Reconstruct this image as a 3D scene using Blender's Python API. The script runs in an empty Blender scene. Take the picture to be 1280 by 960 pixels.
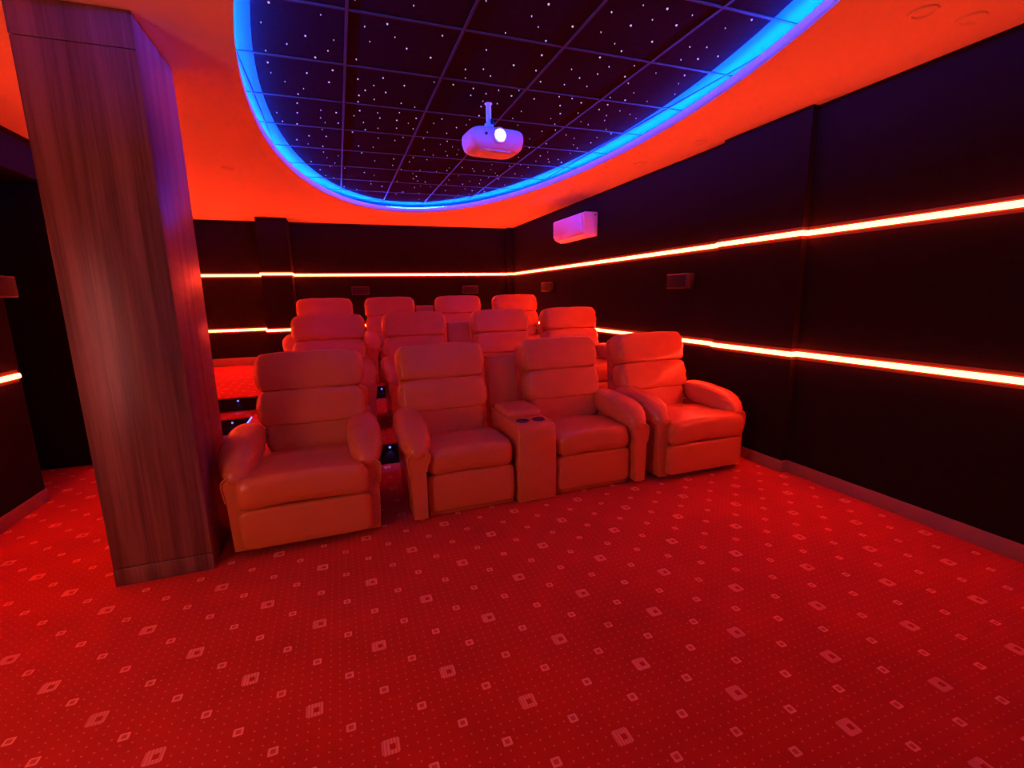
import bpy, bmesh, math, random
from mathutils import Vector, Matrix, noise

S = bpy.context.scene
COL = S.collection
rnd = random.Random(7)

# ------------------------------------------------------------------ camera, world, exposure
CAM_H = 1.5
cd = bpy.data.cameras.new('camera')
cam = bpy.data.objects.new('camera', cd)
COL.objects.link(cam)
S.camera = cam
cd.sensor_width = 36.0
cd.lens = 588.0 / 1280.0 * 36.0
cd.clip_start = 0.02
R = [[0.9392, -0.0821, 0.3332], [-0.3427, -0.1682, 0.9243], [-0.0199, -0.9823, -0.1862]]
rt = Vector((R[0][0], R[1][0], R[2][0])).normalized()
fw = Vector((R[0][2], R[1][2], R[2][2])).normalized()
up = rt.cross(fw).normalized()
rt = fw.cross(up).normalized()
cam.matrix_world = Matrix(((rt.x, up.x, -fw.x, 0), (rt.y, up.y, -fw.y, 0), (rt.z, up.z, -fw.z, CAM_H), (0, 0, 0, 1)))

w = bpy.data.worlds.new('world')
S.world = w
w.use_nodes = True
w.node_tree.nodes['Background'].inputs[0].default_value = (0, 0, 0, 1)
w.node_tree.nodes['Background'].inputs[1].default_value = 0.0

S.view_settings.view_transform = 'Standard'
S.view_settings.look = 'None'
S.view_settings.exposure = 0.0
S.view_settings.gamma = 1.0
S.view_settings.use_curve_mapping = False
S.cycles.max_bounces = 8
S.cycles.diffuse_bounces = 4
S.cycles.glossy_bounces = 3
S.cycles.sample_clamp_indirect = 4.0

RED_LED = (61.0, 2.35, 0.80)         # wall strips (radiance)
RED_BLOOM = (1.1, 0.035, 0.004)      # bloom around them, put in as dim glowing flanges
BLUE_LED = (2.0, 66.0, 1700.0)      # cove strip
SCREEN = (0.06, 0.03, 0.04)         # dim picture on the projection screen

# pinkish light added out of view by the left wall, where no entrance is built
hd = bpy.data.lights.new('unseen_left_light', 'AREA')
hd.shape = 'RECTANGLE'; hd.size = 0.9; hd.size_y = 1.7
hd.energy = 34.0; hd.color = (1.0, 0.22, 0.19)
ho = bpy.data.objects.new('unseen_left_light', hd); COL.objects.link(ho)
ho.location = (-2.2, 0.75, 1.1); ho.rotation_euler = (math.radians(90), 0, math.radians(-90))

# ------------------------------------------------------------------ materials
def new_mat(name):
    m = bpy.data.materials.new(name)
    m.use_nodes = True
    nt = m.node_tree
    return m, nt, nt.nodes['Principled BSDF']

class G:
    """small helper for math node chains"""
    def __init__(s, nt): s.nt = nt
    def m(s, op, a, b=None, c=None):
        n = s.nt.nodes.new('ShaderNodeMath'); n.operation = op
        for i, v in enumerate((a, b, c)):
            if v is None: continue
            if isinstance(v, (int, float)): n.inputs[i].default_value = v
            else: s.nt.links.new(v, n.inputs[i])
        return n.outputs[0]
    def mix(s, f, a, b):
        n = s.nt.nodes.new('ShaderNodeMix'); n.data_type = 'RGBA'
        for sock, v in ((n.inputs[0], f), (n.inputs[6], a), (n.inputs[7], b)):
            if isinstance(v, (int, float)): sock.default_value = v
            elif isinstance(v, tuple): sock.default_value = (*v, 1)
            else: s.nt.links.new(v, sock)
        return n.outputs[2]
    def noise(s, scale, detail=3, vec=None, rough=0.5):
        n = s.nt.nodes.new('ShaderNodeTexNoise')
        n.inputs['Scale'].default_value = scale; n.inputs['Detail'].default_value = detail
        n.inputs['Roughness'].default_value = rough
        if vec is not None: s.nt.links.new(vec, n.inputs['Vector'])
        return n.outputs[0]
    def coord(s, kind='Object', scale=None):
        t = s.nt.nodes.new('ShaderNodeTexCoord')
        o = t.outputs[kind]
        if scale:
            mp = s.nt.nodes.new('ShaderNodeMapping'); mp.inputs['Scale'].default_value = scale
            s.nt.links.new(o, mp.inputs[0]); o = mp.outputs[0]
        return o
    def bump(s, h, bsdf, strength=0.2, dist=0.01):
        b = s.nt.nodes.new('ShaderNodeBump'); b.inputs['Strength'].default_value = strength
        b.inputs['Distance'].default_value = dist
        s.nt.links.new(h, b.inputs['Height']); s.nt.links.new(b.outputs[0], bsdf.inputs['Normal'])

def plain(name, col, rough=0.6, spec=0.5, var=0.08, scale=6.0, bump=0.0, bscale=200.0, metal=0.0):
    m, nt, b = new_mat(name)
    g = G(nt)
    co = g.coord()
    n = g.noise(scale, 4, co)
    c = g.mix(n, tuple(x * (1 - var) for x in col), tuple(min(1, x * (1 + var)) for x in col))
    nt.links.new(c, b.inputs['Base Color'])
    b.inputs['Roughness'].default_value = rough
    b.inputs['Specular IOR Level'].default_value = spec
    b.inputs['Metallic'].default_value = metal
    if bump: g.bump(g.noise(bscale, 2, co), b, bump, 0.002)
    return m

def emit(name, col, strength=1.0):
    m, nt, b = new_mat(name)
    b.inputs['Base Color'].default_value = (0.02, 0.02, 0.02, 1)
    b.inputs['Emission Color'].default_value = (*[c / max(col) for c in col], 1)
    b.inputs['Emission Strength'].default_value = max(col) * strength
    return m

def leather():
    m, nt, b = new_mat('leather')
    g = G(nt); co = g.coord()
    n = g.noise(3.0, 3, co)
    c = g.mix(n, (0.58, 0.215, 0.055), (0.72, 0.27, 0.075))
    nt.links.new(c, b.inputs['Base Color'])
    b.inputs['Roughness'].default_value = 0.27
    b.inputs['Specular IOR Level'].default_value = 0.6
    v = nt.nodes.new('ShaderNodeTexVoronoi'); v.inputs['Scale'].default_value = 320
    nt.links.new(co, v.inputs['Vector'])
    h = g.m('ADD', g.m('MULTIPLY', v.outputs[0], 0.25), g.m('MULTIPLY', g.noise(11.0, 3, co), 2.2))
    g.bump(h, b, 0.22, 0.004)
    return m

def carpet():
    m, nt, b = new_mat('patterned_carpet')
    g = G(nt)
    sp = nt.nodes.new('ShaderNodeSeparateXYZ'); co = g.coord(); nt.links.new(co, sp.inputs[0])
    P = 0.2505
    u = g.m('DIVIDE', g.m('SUBTRACT', sp.outputs[0], 1.047), P)
    v = g.m('DIVIDE', g.m('SUBTRACT', sp.outputs[1], 1.412), P)
    def local(a, off=0.0):
        a = g.m('SUBTRACT', a, off) if off else a
        r = g.m('ROUND', a)
        return r, g.m('MULTIPLY', g.m('SUBTRACT', a, r), P)
    ru, du = local(u); rv, dv = local(v)
    _, du2 = local(u, .5); _, dv2 = local(v, .5)
    par = g.m('FLOORED_MODULO', g.m('ADD', ru, rv), 2.0)          # 0 big, 1 small
    ab = lambda x: g.m('ABSOLUTE', x)
    lt = lambda x, t: g.m('LESS_THAN', x, t)
    mx = lambda a, c: g.m('MAXIMUM', a, c)
    mn = lambda a, c: g.m('MINIMUM', a, c)
    mul = lambda a, c: g.m('MULTIPLY', a, c)
    inv = lambda a: g.m('SUBTRACT', 1.0, a)
    adu, adv = ab(du), ab(dv)
    cross = mx(mul(lt(adu, .030), lt(adv, .0255)), mul(lt(adu, .0255), lt(adv, .030)))
    hole = mul(lt(ab(g.m('SUBTRACT', du, .006)), .010), lt(ab(g.m('ADD', dv, .002)), .011))
    stripe = g.m('GREATER_THAN', g.m('SINE', mul(du, 560.0)), -0.45)
    big = mul(mul(cross, inv(hole)), mul(inv(par), g.m('ADD', mul(stripe, .45), .45)))
    def small(a, c):
        aa, cc = ab(a), ab(c)
        o = mul(lt(mx(aa, cc), .0165), lt(g.m('ADD', aa, cc), .030))
        i = lt(mx(aa, cc), .0085)
        return mul(o, g.m('SUBTRACT', 1.0, mul(i, .75)))
    sm = mx(mul(small(du, dv), par), small(du2, dv2))
    D = P / 7.0
    def dl(a, off=0.0):
        a = g.m('SUBTRACT', g.m('DIVIDE', a, D), off) if off else g.m('DIVIDE', a, D)
        return mul(g.m('SUBTRACT', a, g.m('ROUND', a)), D)
    def dot(off):
        x, y = dl(mul(u, P), off), dl(mul(v, P), off)
        return lt(g.m('ADD', mul(x, x), mul(y, y)), .0033 ** 2)
    clear = g.m('MAXIMUM', lt(mx(adu, adv), .034), lt(mx(ab(du2), ab(dv2)), .024))
    dots = mul(mul(dot(.5), .55), inv(clear))
    nz = g.noise(7.0, 3, co)
    pat = mul(mx(mx(big, sm), dots), g.m('ADD', mul(nz, 0.9), 0.5))
    pat = g.m('MINIMUM', pat, 1.0)
    big_n = g.noise(2.2, 4, co, 0.6)
    fine = g.noise(260.0, 2, co)
    base = g.mix(big_n, (0.37, 0.021, 0.004), (0.78, 0.046, 0.007))
    base = g.mix(mul(fine, .5), base, (0.27, 0.013, 0.003))
    col = g.mix(pat, base, (0.90, 0.38, 0.24))
    nt.links.new(col, b.inputs['Base Color'])
    b.inputs['Roughness'].default_value = 0.95
    b.inputs['Specular IOR Level'].default_value = 0.1
    b.inputs['Sheen Weight'].default_value = 0.15
    g.bump(fine, b, 0.5, 0.004)
    return m

def wood_laminate():
    m, nt, b = new_mat('wood_laminate')
    g = G(nt)
    co = g.coord('Object', (7.0, 7.0, 0.30))
    n = g.noise(2.2, 5, co, .6)
    co2 = g.coord('Object', (60.0, 60.0, 1.2))
    n2 = g.noise(1.5, 3, co2)
    f = g.m('ADD', g.m('MULTIPLY', n, .75), g.m('MULTIPLY', n2, .3))
    ramp = nt.nodes.new('ShaderNodeValToRGB')
    e = ramp.color_ramp.elements
    e[0].position = .38; e[0].color = (0.10, 0.062, 0.048, 1)
    e[1].position = .64; e[1].color = (0.27, 0.175, 0.14, 1)
    nt.links.new(f, ramp.inputs[0])
    nt.links.new(ramp.outputs[0], b.inputs['Base Color'])
    b.inputs['Roughness'].default_value = 0.34
    b.inputs['Specular IOR Level'].default_value = 0.6
    g.bump(n2, b, 0.04, 0.002)
    return m

M = {}
M['leather'] = leather()
M['carpet'] = carpet()
M['wood'] = wood_laminate()
M['soffit'] = plain('painted_plaster', (0.80, 0.76, 0.42), 0.7, 0.3, 0.02, 3)
M['wall'] = plain('black_wall_fabric', (0.015, 0.010, 0.006), 0.85, 0.10, 0.25, 30, 0.3, 400)
M['tile'] = plain('dark_acoustic_tile', (0.026, 0.010, 0.009), 0.9, 0.0, 0.3, 25, 0.3, 300)
M['tbar'] = plain('painted_grid_metal', (0.055, 0.036, 0.015), 0.7, 0.1, 0.03)
M['cove_glow'] = plain('teal_cove_glow', (0.012, 0.085, 0.045), 0.8, 0.1, 0.02)  # blue glow of the cove put into the colour of a ring
M['board'] = plain('raw_dark_board', (0.10, 0.09, 0.08), 0.9, 0.1, 0.05)
M['skirt'] = plain('baseboard_laminate', (0.34, 0.20, 0.17), 0.45, 0.4, 0.15, 8)
M['white'] = plain('white_plastic', (0.80, 0.80, 0.82), 0.35, 0.5, 0.01)
M['dark'] = plain('dark_plastic', (0.015, 0.015, 0.017), 0.4, 0.5, 0.1)
M['speaker'] = plain('speaker_cabinet', (0.05, 0.035, 0.035), 0.4, 0.5, 0.1)
M['grille'] = plain('speaker_grille', (0.022, 0.016, 0.018), 0.6, 0.3, 0.1, 90, 0.5, 500)
M['red_led'] = emit('red_led', RED_LED)
M['blue_led'] = emit('blue_led', BLUE_LED)
M['step_led'] = emit('step_led', (0.25, 0.55, 4.0))
M['red_bloom'] = emit('red_bloom', RED_BLOOM)
M['red_bloom_2'] = emit('red_bloom_2', tuple(c * .16 for c in RED_BLOOM))
M['star'] = emit('star_fibre', (0.95, 0.62, 1.0), 0.62)
M['lens'] = emit('projector_lens', (9.0, 8.6, 9.5))
M['screen'] = emit('projection_screen', SCREEN)
M['chrome'] = plain('grey_metal', (0.5, 0.5, 0.5), 0.3, 0.5, 0.02, metal=1.0)

# ------------------------------------------------------------------ mesh helpers
class MB:
    def __init__(s): s.v = []; s.f = []
    def add(s, vs, fs):
        o = len(s.v); s.v += [tuple(p) for p in vs]; s.f += [tuple(i + o for i in f) for f in fs]
        return s
    def box(s, x0, x1, y0, y1, z0, z1):
        vs = [(x, y, z) for x in (x0, x1) for y in (y0, y1) for z in (z0, z1)]
        return s.add(vs, [(0, 1, 3, 2), (4, 6, 7, 5), (0, 4, 5, 1), (2, 3, 7, 6), (0, 2, 6, 4), (1, 5, 7, 3)])
    def cyl(s, c, r, h, axis=2, n=20, r2=None):
        r2 = r if r2 is None else r2
        vs = []
        for k, rr in ((0, r), (h, r2)):
            for i in range(n):
                a = 2 * math.pi * i / n
                p = [rr * math.cos(a), rr * math.sin(a)]
                p.insert(axis, k)
                vs.append((c[0] + p[0], c[1] + p[1], c[2] + p[2]))
        fs = [(i, (i + 1) % n, n + (i + 1) % n, n + i) for i in range(n)]
        fs += [tuple(range(n - 1, -1, -1)), tuple(range(n, 2 * n))]
        return s.add(vs, fs)
    def mesh(s, name, bevel=0.0, segs=2, smooth=False):
        me = bpy.data.meshes.new(name)
        me.from_pydata(s.v, [], s.f)
        bm = bmesh.new(); bm.from_mesh(me)
        bmesh.ops.recalc_face_normals(bm, faces=bm.faces)
        if bevel:
            bmesh.ops.bevel(bm, geom=[e for e in bm.edges if len(e.link_faces) == 2 and e.calc_face_angle(0) > 0.6],
                            offset=bevel, segments=segs, profile=0.5, affect='EDGES', clamp_overlap=True)
        bm.to_mesh(me); bm.free()
        if smooth or bevel:
            for p in me.polygons: p.use_smooth = True
            if bevel and not smooth:
                me.set_sharp_from_angle(angle=math.radians(50))
        return me

def obj(name, me, mat, parent=None, kind=None, label=None):
    o = bpy.data.objects.new(name, me)
    if mat and not me.materials: me.materials.append(mat)
    COL.objects.link(o)
    if parent: o.parent = parent
    if kind: o['kind'] = kind
    if label: o['label'] = label
    return o

def box(name, mat, x0, x1, y0, y1, z0, z1, parent=None, bevel=0.0, kind=None):
    return obj(name, MB().box(x0, x1, y0, y1, z0, z1).mesh(name, bevel), mat, parent, kind)

def tag(o, label, cat, group=None):
    o['label'] = label; o['category'] = cat
    if group: o['group'] = group
    return o

def empty(name, loc, label, cat, group=None, rz=0.0):
    o = bpy.data.objects.new(name, None); COL.objects.link(o)
    o.location = loc; o.rotation_euler = (0, 0, rz); o.empty_display_size = 0.1
    return tag(o, label, cat, group)

KIDS = {}
def copy_tree(o, parent=None):
    c = o.copy(); COL.objects.link(c)
    if parent: c.parent = parent
    for ch in list(o.children): copy_tree(ch, c)
    return c

def puff_grid(size, seg, e):
    """rounded box surface: cube grid pushed on a superellipsoid"""
    nx, ny, nz = seg
    idx = {}; vs = []; fs = []
    def vert(i, j, k):
        key = (i, j, k)
        if key not in idx:
            p = [2 * i / nx - 1, 2 * j / ny - 1, 2 * k / nz - 1]
            p = [math.copysign(math.sin(abs(t) * math.pi / 2) * .35 + abs(t) * .65, t) for t in p]
            q = (abs(p[0]) ** e[0] + abs(p[1]) ** e[1] + abs(p[2]) ** e[2])
            ee = max(e)
            r = q ** (-1.0 / (sum(e) / 3.0))
            idx[key] = len(vs); vs.append([p[0] * r * size[0] / 2, p[1] * r * size[1] / 2, p[2] * r * size[2] / 2])
        return idx[key]
    def quad(a, b, c, d): fs.append((vert(*a), vert(*b), vert(*c), vert(*d)))
    for i in range(nx):
        for j in range(ny):
            quad((i, j, 0), (i, j + 1, 0), (i + 1, j + 1, 0), (i + 1, j, 0))
            quad((i, j, nz), (i + 1, j, nz), (i + 1, j + 1, nz), (i, j + 1, nz))
    for i in range(nx):
        for k in range(nz):
            quad((i, 0, k), (i + 1, 0, k), (i + 1, 0, k + 1), (i, 0, k + 1))
            quad((i, ny, k), (i, ny, k + 1), (i + 1, ny, k + 1), (i + 1, ny, k))
    for j in range(ny):
        for k in range(nz):
            quad((0, j, k), (0, j, k + 1), (0, j + 1, k + 1), (0, j + 1, k))
            quad((nx, j, k), (nx, j + 1, k), (nx, j + 1, k + 1), (nx, j, k + 1))
    return vs, fs

def puff(name, mat, parent, c, size, seg=(12, 8, 8), e=(6, 5, 4), warp=None, tilt=0.0, wr=0.004, seed=0.0):
    vs, fs = puff_grid(size, seg, e)
    out = []
    ct, st = math.cos(tilt), math.sin(tilt)
    for p in vs:
        x, y, z = p
        if warp: x, y, z = warp(x, y, z)
        n = noise.noise(Vector((x * 7 + seed, y * 7, z * 9 + seed))) * wr
        d = Vector(p).normalized() * n
        x += d.x; y += d.y; z += d.z
        y, z = y * ct + z * st, -y * st + z * ct          # lean back: top goes +y
        out.append((x + c[0], y + c[1], z + c[2]))
    me = MB().add(out, fs).mesh(name, smooth=True)
    return obj(name, me, mat, parent)

def sweep_strip(name, pts, z, out_n, mat, h=0.041, t=0.02, rim=True):
    """half-round LED profile following a wall line; pts in plan, wall side on the left of travel when out_n=+1"""
    prof = [(0.0, -h / 2), (t * .75, -h / 2 + .004), (t, -h / 4), (t, h / 4), (t * .75, h / 2 - .004), (0.0, h / 2)]
    vs = []; n = len(pts)
    for i, p in enumerate(pts):
        p = Vector(p)
        d0 = (p - Vector(pts[i - 1])).normalized() if i else None
        d1 = (Vector(pts[i + 1]) - p).normalized() if i < n - 1 else None
        ns = [Vector((-d.y, d.x)) * out_n for d in (d0, d1) if d is not None]
        if len(ns) == 2:
            m = (ns[0] + ns[1]).normalized(); k = 1 / max(.3, m.dot(ns[0])); nn = m * k
        else: nn = ns[0]
        for a, b in prof: vs.append((p.x + nn.x * a, p.y + nn.y * a, z + b))
    k = len(prof)
    fs = [(i * k + j, i * k + (j + 1) % k, (i + 1) * k + (j + 1) % k, (i + 1) * k + j) for i in range(n - 1) for j in range(k)]
    fs += [tuple(range(k)), tuple(range((n - 1) * k, n * k))]
    o = obj(name, MB().add(vs, fs).mesh(name), mat)
    if rim:  # two glowing bands that imitate the bloom around the strip
        sweep_strip('bloom_band', pts, z, out_n, M['red_bloom'], h + .018, .008, False).parent = o
        sweep_strip('bloom_band', pts, z, out_n, M['red_bloom_2'], h + .050, .004, False).parent = o
    return o

# ------------------------------------------------------------------ room
XR, XL, YB, YF = 3.42, -2.25, 9.35, -2.6
ZS, ZL, ZC, ZT = 2.816, 2.883, 2.95, 3.05     # soffit underside, lip top, tile ceiling, slab
OA, OB = 4.47, 5.35                           # side passage in the left wall
P2, P3 = 0.20, 0.37                           # platform heights
Y2, Y3 = 4.25, 6.27
XP = -1.02                                    # left side of the middle platform
EX, EY, EA, EB = 1.11, 4.2, 1.58, 3.7         # oval opening in the soffit

box('floor', M['carpet'], -3.45, XR, YF, YB, -0.10, 0.0, kind='structure')
pm = MB().box(XP, XR - .001, Y2, Y3, 0.0, P2)
platform_2 = obj('seating_platform', pm.mesh('seating_platform', .012), M['carpet'], kind='structure')
pm = MB().box(XL + .001, XR - .001, Y3, YB - .001, 0.0, P3)
platform_3 = obj('seating_platform', pm.mesh('seating_platform', .012), M['carpet'], kind='structure')
stair_step = box('stair_step', M['carpet'], XL + .001, XP - .002, Y3 - .33, Y3 - .002, 0.0, P2 - .01, bevel=.012, kind='structure')

for nm, par, a in (('riser_face', platform_2, (XP + .02, XR - .06, Y2 - .004, Y2 - .0002, .002, P2 - .014)),
                   ('riser_face', platform_3, (XL + .02, XR - .06, Y3 - .0045, Y3 - .0002, P2 + .001, P3 - .014)),
                   ('riser_face', stair_step, (XL + .02, XP - .02, Y3 - .334, Y3 - .3302, .002, P2 - .024))):
    box(nm, M['wall'], *a, parent=par)
box('wall_right', M['wall'], XR, XR + .15, YF, YB, 0, ZT, kind='structure')
box('trim_1', M['wall'], XR - .06, XR - .0005, 2.745, 3.59, 0, ZS - .001, kind='structure')
box('wall_back', M['wall'], XL - .15, XR + .15, YB, YB + .15, 0, ZT, kind='structure')
box('trim_2', M['wall'], -1.15, -0.69, 8.87, YB - .0005, P3, ZS - .001, kind='structure')
box('trim_3', M['wall'], 3.30, XR - .0005, 9.22, YB - .0005, P3, ZS - .001, kind='structure')
box('wall_front', M['wall'], XL - 1.2, XR + .15, YF - .15, YF, 0, ZT, kind='structure')
wl = MB().box(XL - .15, XL, YF, OA, 0, ZT)
wl.box(XL - .15, XL, OB, YB, 0, ZT)
wl.box(XL - .15, XL, OA, OB, 2.51, ZT)
obj('wall_left', wl.mesh('wall_left'), M['wall'], kind='structure')
pw = MB().box(-3.45, XL - .15, OA - .1, OA, 0, ZT).box(-3.45, XL - .15, OB, OB + .1, 0, ZT).box(-3.6, -3.45, OA - .1, OB + .1, 0, ZT)
obj('wall_passage', pw.mesh('wall_passage'), M['wall'], kind='structure')

# baseboards
BH, BT = 0.10, 0.014
bb = MB().box(XR - BT, XR - .0002, YF, 2.745, 0, BH).box(XR - .06 - BT, XR - .0602, 2.745 - BT, 3.59 + BT, 0, BH)
bb.box(XR - .06, XR - .0002, 2.745 - BT, 2.7448, 0, BH).box(XR - BT, XR - .0002, 3.59 + BT, Y2, 0, BH)
obj('baseboard_right', bb.mesh('baseboard_right', .003), M['skirt'], kind='structure')
obj('baseboard_left', MB().box(XL + .0002, XL + BT, YF, OA, 0, BH).mesh('baseboard_left', .003), M['skirt'], kind='structure')
bb = MB().box(XL, -1.15 - BT, YB - BT, YB - .0002, P3, P3 + .14).box(-1.15 - BT, -.69 + BT, 8.87 - BT, 8.8698, P3, P3 + .14)
bb.box(-.69 + BT, 3.30, YB - BT, YB - .0002, P3, P3 + .14)
obj('baseboard_back', bb.mesh('baseboard_back', .003), M['skirt'], kind='structure')

# soffit with the oval opening
NE = 144
def oval(off, z):
    return [(EX + (EA + off) * math.cos(2 * math.pi * i / NE), EY + (EB + off) * math.sin(2 * math.pi * i / NE), z) for i in range(NE)]
def ring(mb, a, b):
    n = len(a)
    mb.add(a + b, [(i, (i + 1) % n, n + (i + 1) % n, n + i) for i in range(n)])
def rect_ring(z):
    x0, x1, y0, y1 = XL - .15, XR + .1, YF - .1, YB + .1
    out = []
    for i in range(NE):
        a = 2 * math.pi * i / NE
        c, s = math.cos(a) * EA, math.sin(a) * EB
        t = min([((x1 if c > 0 else x0) - EX) / c if abs(c) > 1e-6 else 1e9, ((y1 if s > 0 else y0) - EY) / s if abs(s) > 1e-6 else 1e9])
        out.append((EX + c * t, EY + s * t, z))
    # snap nearest points to the corners
    for cx in (x0, x1):
        for cy in (y0, y1):
            j = min(range(NE), key=lambda k: (out[k][0] - cx) ** 2 + (out[k][1] - cy) ** 2)
            out[j] = (cx, cy, z)
    return out
sm = MB()
ring(sm, oval(0, ZS), rect_ring(ZS))
ring(sm, oval(0, ZS), oval(0, ZS + .02))
ceiling = obj('ceiling', sm.mesh('ceiling'), M['soffit'], kind='structure')
obj('slab', MB().box(XL - .2, XR + .15, YF - .15, YB + .15, ZT, ZT + .1).mesh('slab'), M['wall'], ceiling)
obj('passage_soffit', MB().box(-3.6, XL - .15, OA - .1, OB + .1, 2.51, 2.55).mesh('passage_soffit'), M['wall'], ceiling)
lip = MB()
ring(lip, oval(0.0, ZS + .001), oval(0.0, ZL)); ring(lip, oval(0.0, ZL), oval(.018, ZL)); ring(lip, oval(.018, ZL), oval(.018, ZS + .02))
obj('cove_lip', lip.mesh('cove_lip', smooth=False), M['soffit'], ceiling)
cw = MB(); ring(cw, oval(.30, ZS + .02), oval(.30, ZC + .02)); ring(cw, oval(.018, ZS + .0202), oval(.30, ZS + .0202))
obj('cove_tray', cw.mesh('cove_tray'), M['board'], ceiling)
cb = MB()  # added ring standing in for the sharp-edged band of cove light
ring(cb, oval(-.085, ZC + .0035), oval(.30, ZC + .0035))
obj('cove_glow_band', cb.mesh('cove_glow_band'), M['cove_glow'], ceiling)

# tile ceiling over the oval: bars and tiles
TX, TY, TS = 0.165, 2.838, 0.6165
def inside(x, y, off): return ((x - EX) / (EA + off)) ** 2 + ((y - EY) / (EB + off)) ** 2 < 1
me_tile = MB().box(-TS / 2 + .006, TS / 2 - .006, -TS / 2 + .006, TS / 2 - .006, 0, .015).mesh('ceiling_tile')
me_tile.materials.append(M['tile'])
ni = range(-4, 7); nj = range(-7, 11)
for i in ni:
    for j in nj:
        x0, y0 = TX + i * TS, TY + j * TS
        if any(inside(x0 + a * TS / 4, y0 + b * TS / 4, -.09) for a in range(5) for b in range(5)):
            o = obj('ceiling_tile', me_tile, None, ceiling)
            o.location = (x0 + TS / 2, y0 + TS / 2, ZC + rnd.uniform(.004, .006))
BW = .008
for i in ni:
    x = TX + i * TS
    q = 1 - ((x - EX) / (EA + .2)) ** 2
    if q > 0:
        hy = (EB + .2) * math.sqrt(q)
        obj('grid_bar', MB().box(x - BW, x + BW, EY - hy, EY + hy, ZC - .002, ZC + .004).mesh('grid_bar'), M['tbar'], ceiling)
for j in nj:
    y = TY + j * TS
    q = 1 - ((y - EY) / (EB + .2)) ** 2
    if q > 0:
        hx = (EA + .2) * math.sqrt(q)
        obj('grid_bar', MB().box(EX - hx, EX + hx, y - BW, y + BW, ZC - .0015, ZC + .004).mesh('grid_bar'), M['tbar'], ceiling)

# fibre-optic stars: tiny lit domes set in the tiles
stars = MB(); pts = []
while len(pts) < 380:
    x = EX + rnd.uniform(-1, 1) * EA; y = EY + rnd.uniform(-1, 1) * EB
    if not inside(x, y, -.13) or rnd.random() > 1.15 - (y - 4.0) / 3.4: continue
    fx = (x - TX) / TS % 1; fy = (y - TY) / TS % 1
    if min(fx, 1 - fx, fy, 1 - fy) < .05: continue
    if any((x - a) ** 2 + (y - b) ** 2 < .105 ** 2 for a, b in pts): continue
    pts.append((x, y))
    r = rnd.choice((.0028, .0034, .004, .005, .006))
    stars.cyl((x, y, ZC - .0015), r * .7, .006, n=8, r2=r)
obj('star_lights', stars.mesh('star_lights'), M['star'], ceiling, kind='stuff')

# pillar
pil = MB()
px0, px1, py0, py1 = -1.245, -.785, 2.885, 3.47
core = box('pillar', M['wood'], px0 + .006, px1, py0 + .006, py1, 0, ZS - .001, bevel=.003, kind='structure')
obj('pillar_panel', MB().box(px0 + .0012, px1, py0 - .004, py0 + .0058, .1035, 2.6525).mesh('pillar_panel', .002), M['wood'], core)
obj('pillar_plinth', MB().box(px0, px1 + .001, py0 - .006, py0 + .0058, 0.001, .099).mesh('pillar_plinth', .002), M['wood'], core)
obj('pillar_cap', MB().box(px0, px1 + .001, py0 - .006, py0 + .0058, 2.656, ZS - .002).mesh('pillar_cap', .002), M['wood'], core)

# ------------------------------------------------------------------ light fittings of the room
PJ = XR - .06
right_line = [(XR, 1.2), (XR, 2.745), (PJ, 2.745), (PJ, 3.59), (XR, 3.59), (XR, 9.22), (3.30, 9.22)]
back_line = [(XL + .02, YB), (-1.15, YB), (-1.15, 8.87), (-.69, 8.87), (-.69, YB), (3.30, YB), (3.30, 9.222)]
ZU, ZD = 1.918, .99
for z, wd in ((ZU, 'upper'), (ZD, 'lower')):
    tag(sweep_strip('led_strip', right_line, z, 1, M['red_led']), f'{wd} of the two glowing red strips along the right wall', 'light strip', 'red light strips on the walls')
    tag(sweep_strip('led_strip', back_line, z, -1, M['red_led']), f'{wd} of the two glowing red strips across the back wall', 'light strip', 'red light strips on the walls')
tag(sweep_strip('led_strip', [(XL, 2.4), (XL, 4.44)], ZD, -1, M['red_led']), 'glowing red strip low on the left wall beside the pillar', 'light strip', 'red light strips on the walls')
tag(sweep_strip('led_strip', [(XL, 2.4), (XL, 4.44)], ZU, -1, M['red_led']), 'glowing red strip high on the left wall, above the speaker', 'light strip', 'red light strips on the walls')
tag(sweep_strip('led_strip', [(XL, OB + .03), (XL, YB - .03)], ZU, -1, M['red_led']), 'glowing red strip high on the left wall beyond the passage', 'light strip', 'red light strips on the walls')
tag(sweep_strip('led_strip', [(XL, OB + .03), (XL, YB - .03)], ZD, -1, M['red_led']), 'glowing red strip low on the left wall beyond the passage', 'light strip', 'red light strips on the walls')

cv = MB()
a = [oval(o, z) for o, z in ((.046, 2.884), (.058, 2.884), (.058, 2.892), (.046, 2.892))]
for k in range(4): ring(cv, a[k], a[(k + 1) % 4])
ch = MB()
a = [oval(o, z) for o, z in ((.042, ZS + .0205), (.062, ZS + .0205), (.062, 2.8838), (.042, 2.8838))]
for k in range(4): ring(ch, a[k], a[(k + 1) % 4])
co_ = tag(obj('cove_light', cv.mesh('cove_light'), M['blue_led']), 'blue light strip hidden in the oval ceiling cove', 'light strip')
obj('channel', ch.mesh('channel'), M['soffit'], co_)

# projection screen on the front wall, behind the camera
sc = empty('projection_screen', (0.6, YF + .002, 0.75), 'wide projection screen hung on the front wall', 'screen')
fr = MB()
fr.box(-1.7, 1.7, 0, .03, -.06, 0).box(-1.7, 1.7, 0, .03, 1.8, 1.86).box(-1.7, -1.64, 0, .03, 0, 1.8).box(1.64, 1.7, 0, .03, 0, 1.8)
obj('frame', fr.mesh('frame'), M['dark'], sc)
obj('screen_surface', MB().box(-1.64, 1.64, .005, .015, 0, 1.8).mesh('screen_surface'), M['screen'], sc)

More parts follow.
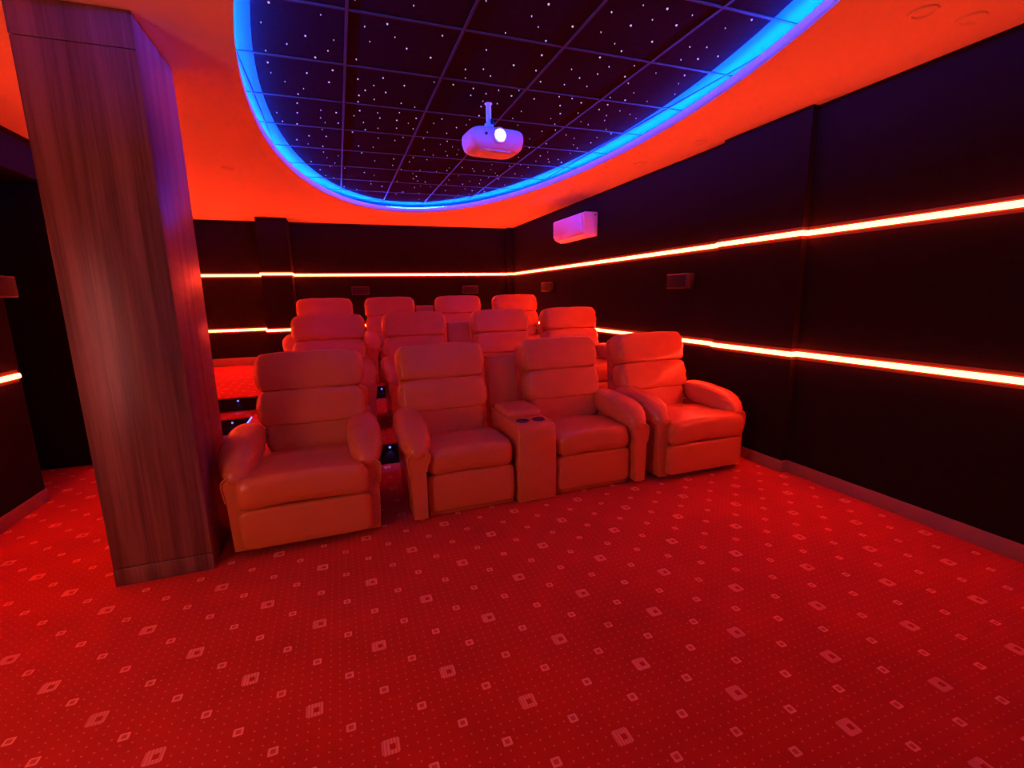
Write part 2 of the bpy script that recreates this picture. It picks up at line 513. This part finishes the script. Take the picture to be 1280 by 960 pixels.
# ------------------------------------------------------------------ recliners
L = M['leather']
def arm_profile(side):
    """front outline of an armrest: narrow foot, wide arched head (x outwards from the seat side)"""
    pts = [(.002, .03), (.0, .36), (-.006, .40), (-.024, .44), (-.028, .465), (-.012, .492), (.04, .504), (.088, .494), (.116, .468), (.122, .44), (.116, .40), (.108, .34), (.098, .03)]
    return [(x * side, z) for x, z in pts]

def make_arm(t, side, hw):
    x0 = side * hw
    pr = arm_profile(side)
    n = len(pr)
    mb = MB()
    rings = []
    for y, k in ((-.046, .93), (-.034, 1.0), (.62, 1.0), (.66, .9)):
        cz = .30; cx = side * .045
        rings.append([(x0 + cx + (x - cx) * k, y, cz + (z - cz) * (k if z > .1 else 1)) for x, z in pr])
    for a, b in zip(rings, rings[1:]): ring(mb, a, b)
    mb.add(rings[0], [tuple(range(n))]); mb.add(rings[-1], [tuple(range(n))])
    def warp(x, y, z):
        f = max(0.0, -(y + .06) / .25)                      # towards the front end
        z += -.05 * f * f + .035 * min(1, (y + .3) / .6)
        g = max(0.0, min(1.0, (-y - .20) / .10))
        ang = math.atan2(z, x)
        k = 1 + g * .075 * math.sin(ang * 14) * (1 if z > -.03 else .2)
        x *= (1 + .06 * math.sin((y + .3) * 5)) * k
        return x, y, z * (k if g else 1)
    arm = puff('armrest', L, t, (x0 + side * .045, .295, .55), (.215, .70, .20), (16, 20, 16), (2.7, 3.4, 2.5), warp, 0.0, .008, side * 3.1)
    obj('arm_panel', mb.mesh('arm_panel', .008, 2), L, arm)
    rim = MB()
    # welt around the arched front
    a = [(x0 + x, -.046, z) for x, z in pr if z > .30]
    rr = .006; vs = []; k = 6
    for i, p in enumerate(a):
        d = (Vector(a[min(i + 1, len(a) - 1)]) - Vector(a[max(i - 1, 0)])).normalized()
        s1 = Vector((0, 1, 0)); s2 = d.cross(s1)
        for q in range(k):
            an = 2 * math.pi * q / k
            vs.append(tuple(Vector(p) + s1 * math.cos(an) * rr + s2 * math.sin(an) * rr))
    fs = [(i * k + j, i * k + (j + 1) % k, (i + 1) * k + (j + 1) % k, (i + 1) * k + j) for i in range(len(a) - 1) for j in range(k)]
    obj('welt', rim.add(vs, fs).mesh('welt', smooth=True), L, arm)

def make_recliner(label, arms, wide, bo=0.0):
    t = empty('recliner', (0, 0, 0), label, 'recliner')
    hw = .325
    # parts of the body
    bx0 = -hw + .02 if -1 in arms else -hw + .01
    bx1 = hw - .02 if 1 in arms else hw - .01
    obj('base', MB().box(bx0, bx1, .03, .84, .0, .27).mesh('base', .01), M['leather'], t)
    yf = -.12 if wide else -.01
    fw_ = .375 if wide else hw - .008
    def fwarp(x, y, z): return x, y - .012 * (1 - (x / fw_) ** 2) * (1 - (z / .13) ** 2), z
    fz0, fz1 = (.05, .30) if wide else (.03, .305)
    puff('footrest', L, t, (0, yf + .045, (fz0 + fz1) / 2), (2 * fw_, .07, fz1 - fz0), (14, 4, 10), (14, 4, 12), fwarp, 0.0, .002, 1.7)
    if wide:
        def sw(x, y, z):
            f = max(0.0, min(1.0, (.10 - (y + .355)) / .10))      # widens ahead of the arms
            x *= .835 + .165 * f
            z += .02 * (1 - (x / .38) ** 2) - .05 * max(0.0, (y) / .33) * (1 if z > 0 else .2)
            return x, y, z
        puff('seat_cushion', L, t, (0, .25, .39), (.785, .77, .20), (20, 26, 10), (16, 9, 3.8), sw, 0.0, .007, 5.1)
    else:
        def sw(x, y, z):
            z += .018 * (1 - (x / .32) ** 2) - .045 * max(0.0, y / .33) * (1 if z > 0 else .2)
            return x, y, z
        puff('seat_cushion', L, t, (0, .31, .385), (2 * hw - .01, .67, .19), (16, 20, 10), (12, 8, 3.6), sw, 0.0, .007, 5.1)
    # back: three rolls on a shell, leaning back
    LEAN = math.radians(14)
    def tier(name, zc, yc, h, wdt, th, seed, bul=.02):
        def tw(x, y, z):
            u = x / (wdt / 2); v = z / (h / 2)
            edge = max(0.0, (abs(u) - .80) / .20)
            if y < 0:
                y -= bul * (1 - u * u) * (.55 - .45 * v)          # fuller towards the lower edge
                y += .010 * edge * math.sin(v * 9 + seed)
            z += .012 * u * u * (-1 if v > 0 else .6) * 1.0
            return x, y, z
        return puff(name, L, t, (bo, yc, zc), (wdt, th, h), (24, 8, 14), (14, 4.0, 4.2), tw, LEAN, .007, seed)
    BK = .06; bw = .74 if wide else .71
    tier('lumbar_cushion', .555, .515 + BK, .25, .64, .17, 2.0, .012)
    tier('back_cushion', .735, .565 + BK, .265, bw - .01, .20, 4.0, .022)
    tier('headrest', .985, .632 + BK, .285, bw, .20, 6.0, .024)
    sh = MB()
    prof = [(.56, .10), (.60, .45), (.70, .80), (.775, 1.06), (.80, 1.065), (.84, 1.03), (.80, .72), (.76, .40), (.75, .10)]
    k = len(prof)
    vs = [(x, y + BK, z) for x in (bo - .315, bo + .315) for y, z in prof]
    sh.add(vs, [tuple(range(k)), tuple(range(k, 2 * k))] + [(i, (i + 1) % k, k + (i + 1) % k, k + i) for i in range(k)])
    obj('back_shell', sh.mesh('back_shell', .015), L, t)
    for s in arms: make_arm(t, s, hw)
    return t

def make_console(label):
    t = empty('cupholder_console', (0, 0, 0), label, 'console')
    hw = .148
    mb = MB()
    prof = [(-.015, .0), (-.025, .30), (-.02, .535), (.005, .572), (.04, .582), (.655, .582), (.655, .0)]
    k = len(prof)
    vs = [(x, y, z) for x in (-hw, hw) for y, z in prof]
    mb.add(vs, [tuple(range(k)), tuple(range(k, 2 * k))] + [(i, (i + 1) % k, k + (i + 1) % k, k + i) for i in range(k)])
    obj('body', mb.mesh('body', .012), L, t)
    puff('storage_lid', L, t, (0, .41, .603), (2 * hw - .012, .38, .06), (12, 12, 6), (9, 9, 3), None, 0, .003, 3.0)
    for s in (-1, 1):
        c = MB(); n = 24
        ci = lambda r, z: [(s * .064 + r * math.cos(2 * math.pi * i / n), .115 + r * math.sin(2 * math.pi * i / n), z) for i in range(n)]
        ring(c, ci(.050, .5825), ci(.047, .588)); ring(c, ci(.047, .588), ci(.041, .586)); ring(c, ci(.041, .586), ci(.038, .5835))
        c.add(ci(.038, .5835), [tuple(range(n))])
        obj('cup_holder', c.mesh('cup_holder', smooth=False), M['dark'], t, label='black cup holder')
    pb = MB()
    prof = [(.66, .03), (.66, .56), (.70, .80), (.735, .985), (.76, 1.0), (.82, .99), (.79, .6), (.77, .03)]
    k = len(prof)
    vs = [(x, y, z) for x in (-hw + .004, hw - .030) for y, z in prof]
    pb.add(vs, [tuple(range(k)), tuple(range(k, 2 * k))] + [(i, (i + 1) % k, k + (i + 1) % k, k + i) for i in range(k)])
    obj('back_panel', pb.mesh('back_panel', .012), L, t)
    return t

lab1 = ['single red recliner nearest the wooden pillar, front row',
        'front row recliner left of the front cupholder console',
        'front row recliner right of the front cupholder console',
        'single red recliner in the front row beside the right wall']
lab2 = ['middle row recliner showing between pillar and front chairs, leftmost of its row',
        'middle row recliner left of the middle row console',
        'middle row recliner right of the middle row console',
        'middle row recliner nearest the right wall']
lab3 = ['back row recliner at the left end, under the back wall strips',
        'second recliner from the left in the back row',
        'third recliner from the left in the back row',
        'back row recliner in the corner by the right wall']
protos = [make_recliner(lab1[0], (-1, 1), True, .045), make_recliner(lab1[1], (-1,), False, -.06), make_recliner(lab1[2], (1,), False, .004),
          make_recliner(lab1[3], (-1, 1), True, -.045)]
cons = make_console('upholstered console with two cup holders in the front row')
rows = [(3.02, 0.0, [-.275, .785, 1.758, 2.730], lab1, 1.27, 'front row recliners'),
        (4.72, P2, [-.160, .848, 1.797, 2.770], lab2, 1.335, 'middle row recliners'),
        (6.47, P3, [-.225, .765, 1.717, 2.694], lab3, 1.245, 'back row recliners')]
clab = ['upholstered console with two cup holders in the front row',
        'upholstered console between the middle row recliners',
        'upholstered console between the back row recliners']
for r, (y, z, xs, labs, xc, grp) in enumerate(rows):
    for k, x in enumerate(xs):
        o = protos[k] if r == 0 else copy_tree(protos[k])
        o.location = (x, y, z + .001); o['label'] = labs[k]; o['group'] = grp
    c = cons if r == 0 else copy_tree(cons)
    c.location = ((xs[1] + xs[2]) / 2, y, z + .001); c['label'] = clab[r]; c['group'] = 'cupholder consoles'

# ------------------------------------------------------------------ projector on its ceiling pole
pj = empty('projector', (1.215, 3.78, 2.952), 'white projector hanging from the star ceiling, lens lit', 'projector', rz=math.radians(6))
def pwarp(x, y, z):
    k = 1 - .10 * max(0, -z / .09) 
    return x * k, y * k, z
puff('body', M['white'], pj, (0.005, -.05, -.30), (.44, .32, .165), (20, 14, 10), (5, 4.5, 5), pwarp, 0, 0, 0)
mt = MB().cyl((0, 0, -.15), .020, .148, n=16)
obj('mount_pole', mt.mesh('mount_pole'), M['white'], pj)
obj('mount_plate', MB().cyl((0, 0, -.004), .03, .004, n=24).mesh('mount_plate'), M['white'], pj)
obj('mount_bracket', MB().box(-.028, .028, -.028, .028, -.225, -.14).mesh('mount_bracket', .006), M['white'], pj)
obj('mount_joint', MB().box(.004, .030, -.034, -.02, -.155, -.115).mesh('mount_joint', .003), M['dark'], pj)
ln = MB().cyl((-.012, -.232, -.292), .056, .03, axis=1, n=28, r2=.060)
lens = obj('lens_ring', ln.mesh('lens_ring', .004), M['white'], pj)
obj('lens', MB().cyl((-.012, -.236, -.292), .040, .006, axis=1, n=28).mesh('lens'), M['lens'], lens)
obj('sensor', MB().cyl((-.115, -.218, -.285), .009, .02, axis=1, n=14).mesh('sensor'), M['dark'], pj)
sl = MB()
for k in range(4): sl.box(-.13, .10, -.17 + k * .018, -.163 + k * .018, -.388, -.374)
obj('vent_grille', sl.mesh('vent_grille'), M['white'], pj)

# ------------------------------------------------------------------ air conditioner on the right wall
ac = empty('air_conditioner', (XR, 5.90, 2.27), 'white split air conditioner high on the right wall', 'air conditioner')
prof = [(0, .0), (-.10, .0), (-.185, .035), (-.215, .08), (-.215, .295), (-.20, .315), (0, .315)]
k = len(prof); acl = .98
am = MB()
vs = [(x - .001, y, z) for y in (0, acl) for x, z in prof]
am.add(vs, [tuple(range(k)), tuple(range(k, 2 * k))] + [(i, (i + 1) % k, k + (i + 1) % k, k + i) for i in range(k)])
obj('body', am.mesh('body', .012), M['white'], ac)
obj('front_panel', MB().box(-.2235, -.2155, .025, acl - .025, .085, .295).mesh('front_panel', .003), M['white'], ac)
lv = MB().add([(-.108, .05, -.003), (-.190, .05, .030), (-.190, acl - .05, .030), (-.108, acl - .05, -.003), (-.106, .05, -.009), (-.192, .05, .025), (-.192, acl - .05, .025), (-.106, acl - .05, -.009)],
              [(0, 1, 2, 3), (4, 5, 6, 7), (0, 1, 5, 4), (1, 2, 6, 5), (2, 3, 7, 6), (3, 0, 4, 7)])
obj('louver', lv.mesh('louver'), M['white'], ac)
obj('screw_cap', MB().box(-.055, -.025, -.004, .001, .268, .282).mesh('screw_cap'), M['dark'], ac)

# ------------------------------------------------------------------ speakers
def speaker(loc, rz, label, wd=.31, h=.15, d=.11):
    t = empty('wall_speaker', loc, label, 'speaker', 'small surround speakers on the walls', rz)
    obj('cabinet', MB().box(-wd / 2, wd / 2, -d, -.012, -h / 2, h / 2).mesh('cabinet', .008), M['speaker'], t)
    obj('bracket', MB().box(-.03, .03, -.0125, 0, -.04, .04).mesh('bracket'), M['dark'], t)
    obj('grille', MB().box(-wd / 2 + .012, wd / 2 - .012, -d - .006, -d + .001, -h / 2 + .012, h / 2 - .012).mesh('grille', .003), M['grille'], t)
speaker((XR - .0005, 4.10, 1.605), math.radians(-90), 'small dark speaker on the right wall above the front row end')
speaker((XR - .0005, 7.45, 1.62), math.radians(-90), 'small dark speaker far along the right wall near the back corner')
speaker((XL + .0005, 4.27, 1.625), math.radians(90), 'small dark speaker on the left wall beside the pillar')
speaker((.41, YB - .0005, 1.63), 0, 'small dark speaker on the back wall, left of the middle')
speaker((2.50, YB - .0005, 1.62), 0, 'small dark speaker on the back wall near the right corner')

# ------------------------------------------------------------------ recessed downlights in the soffit (off)
DL = [(2.80, 1.74, 'unlit round downlight in the soffit nearest the upper right corner'), (3.10, 1.70, 'unlit round downlight close to the right wall, upper right'),
      (3.08, 4.45, 'unlit round downlight in the soffit above the right speaker'), (3.18, 3.70, 'unlit round downlight near the right wall pilaster'),
      (-.93, 5.74, 'unlit round downlight in the soffit right of the pillar'), (2.72, 6.10, 'unlit round downlight in the soffit above the air conditioner')]
for x, y, lb in DL:
    t = empty('downlight', (x, y, ZS - .0005), lb, 'ceiling light', 'unlit downlights in the soffit')
    m = MB(); n = 24
    ci = lambda r, z: [(r * math.cos(2 * math.pi * i / n), r * math.sin(2 * math.pi * i / n), z) for i in range(n)]
    ring(m, ci(.062, 0), ci(.060, -.006)); ring(m, ci(.060, -.006), ci(.046, -.007)); ring(m, ci(.046, -.007), ci(.042, -.001))
    obj('rim', m.mesh('rim'), M['soffit'], t)
    m = MB(); m.add(ci(.042, -.0012), [tuple(range(n))])
    obj('diffuser', m.mesh('diffuser'), M['soffit'], t)

# ------------------------------------------------------------------ blue step lights in the risers
def step_light(x, y, z, label, power=.35):
    t = empty('step_light', (x, y, z), label, 'step light', 'blue step lights in the risers')
    obj('housing', MB().cyl((0, -.006, 0), .024, .006, axis=1, n=20).mesh('housing', .002), M['dark'], t)
    obj('lamp', MB().cyl((0, -.009, 0), .009, .003, axis=1, n=16).mesh('lamp'), M['step_led'], t)
    ld = bpy.data.lights.new('step_glow', 'SPOT')
    ld.energy = power; ld.color = (.16, .12, 1.0); ld.spot_size = math.radians(100); ld.spot_blend = .6; ld.shadow_soft_size = .006
    lo = bpy.data.objects.new('step_glow', ld); COL.objects.link(lo); lo.parent = t
    lo.location = (0, -.018, -.01); lo.rotation_euler = (math.radians(-8), 0, 0)
step_light(-1.215, Y3 - .005, P3 - .045, 'upper blue step light beside the pillar')
step_light(-1.235, Y3 - .3345, P2 - .06, 'lower blue step light beside the pillar')
step_light(.445, Y3 - .005, P3 - .045, 'blue step light in the back platform riser, seen between the chairs')
step_light(.335, Y2 - .0045, P2 - .04, 'blue step light in the middle platform riser, seen between two front chairs', .8)
tag(obj('edge_light', MB().box(XP - .012, XP - .001, 5.05, 5.88, P2 - .012, P2 + .002).mesh('edge_light', .002), M['step_led']),
    'thin blue light strip along the left edge of the middle platform', 'light strip')
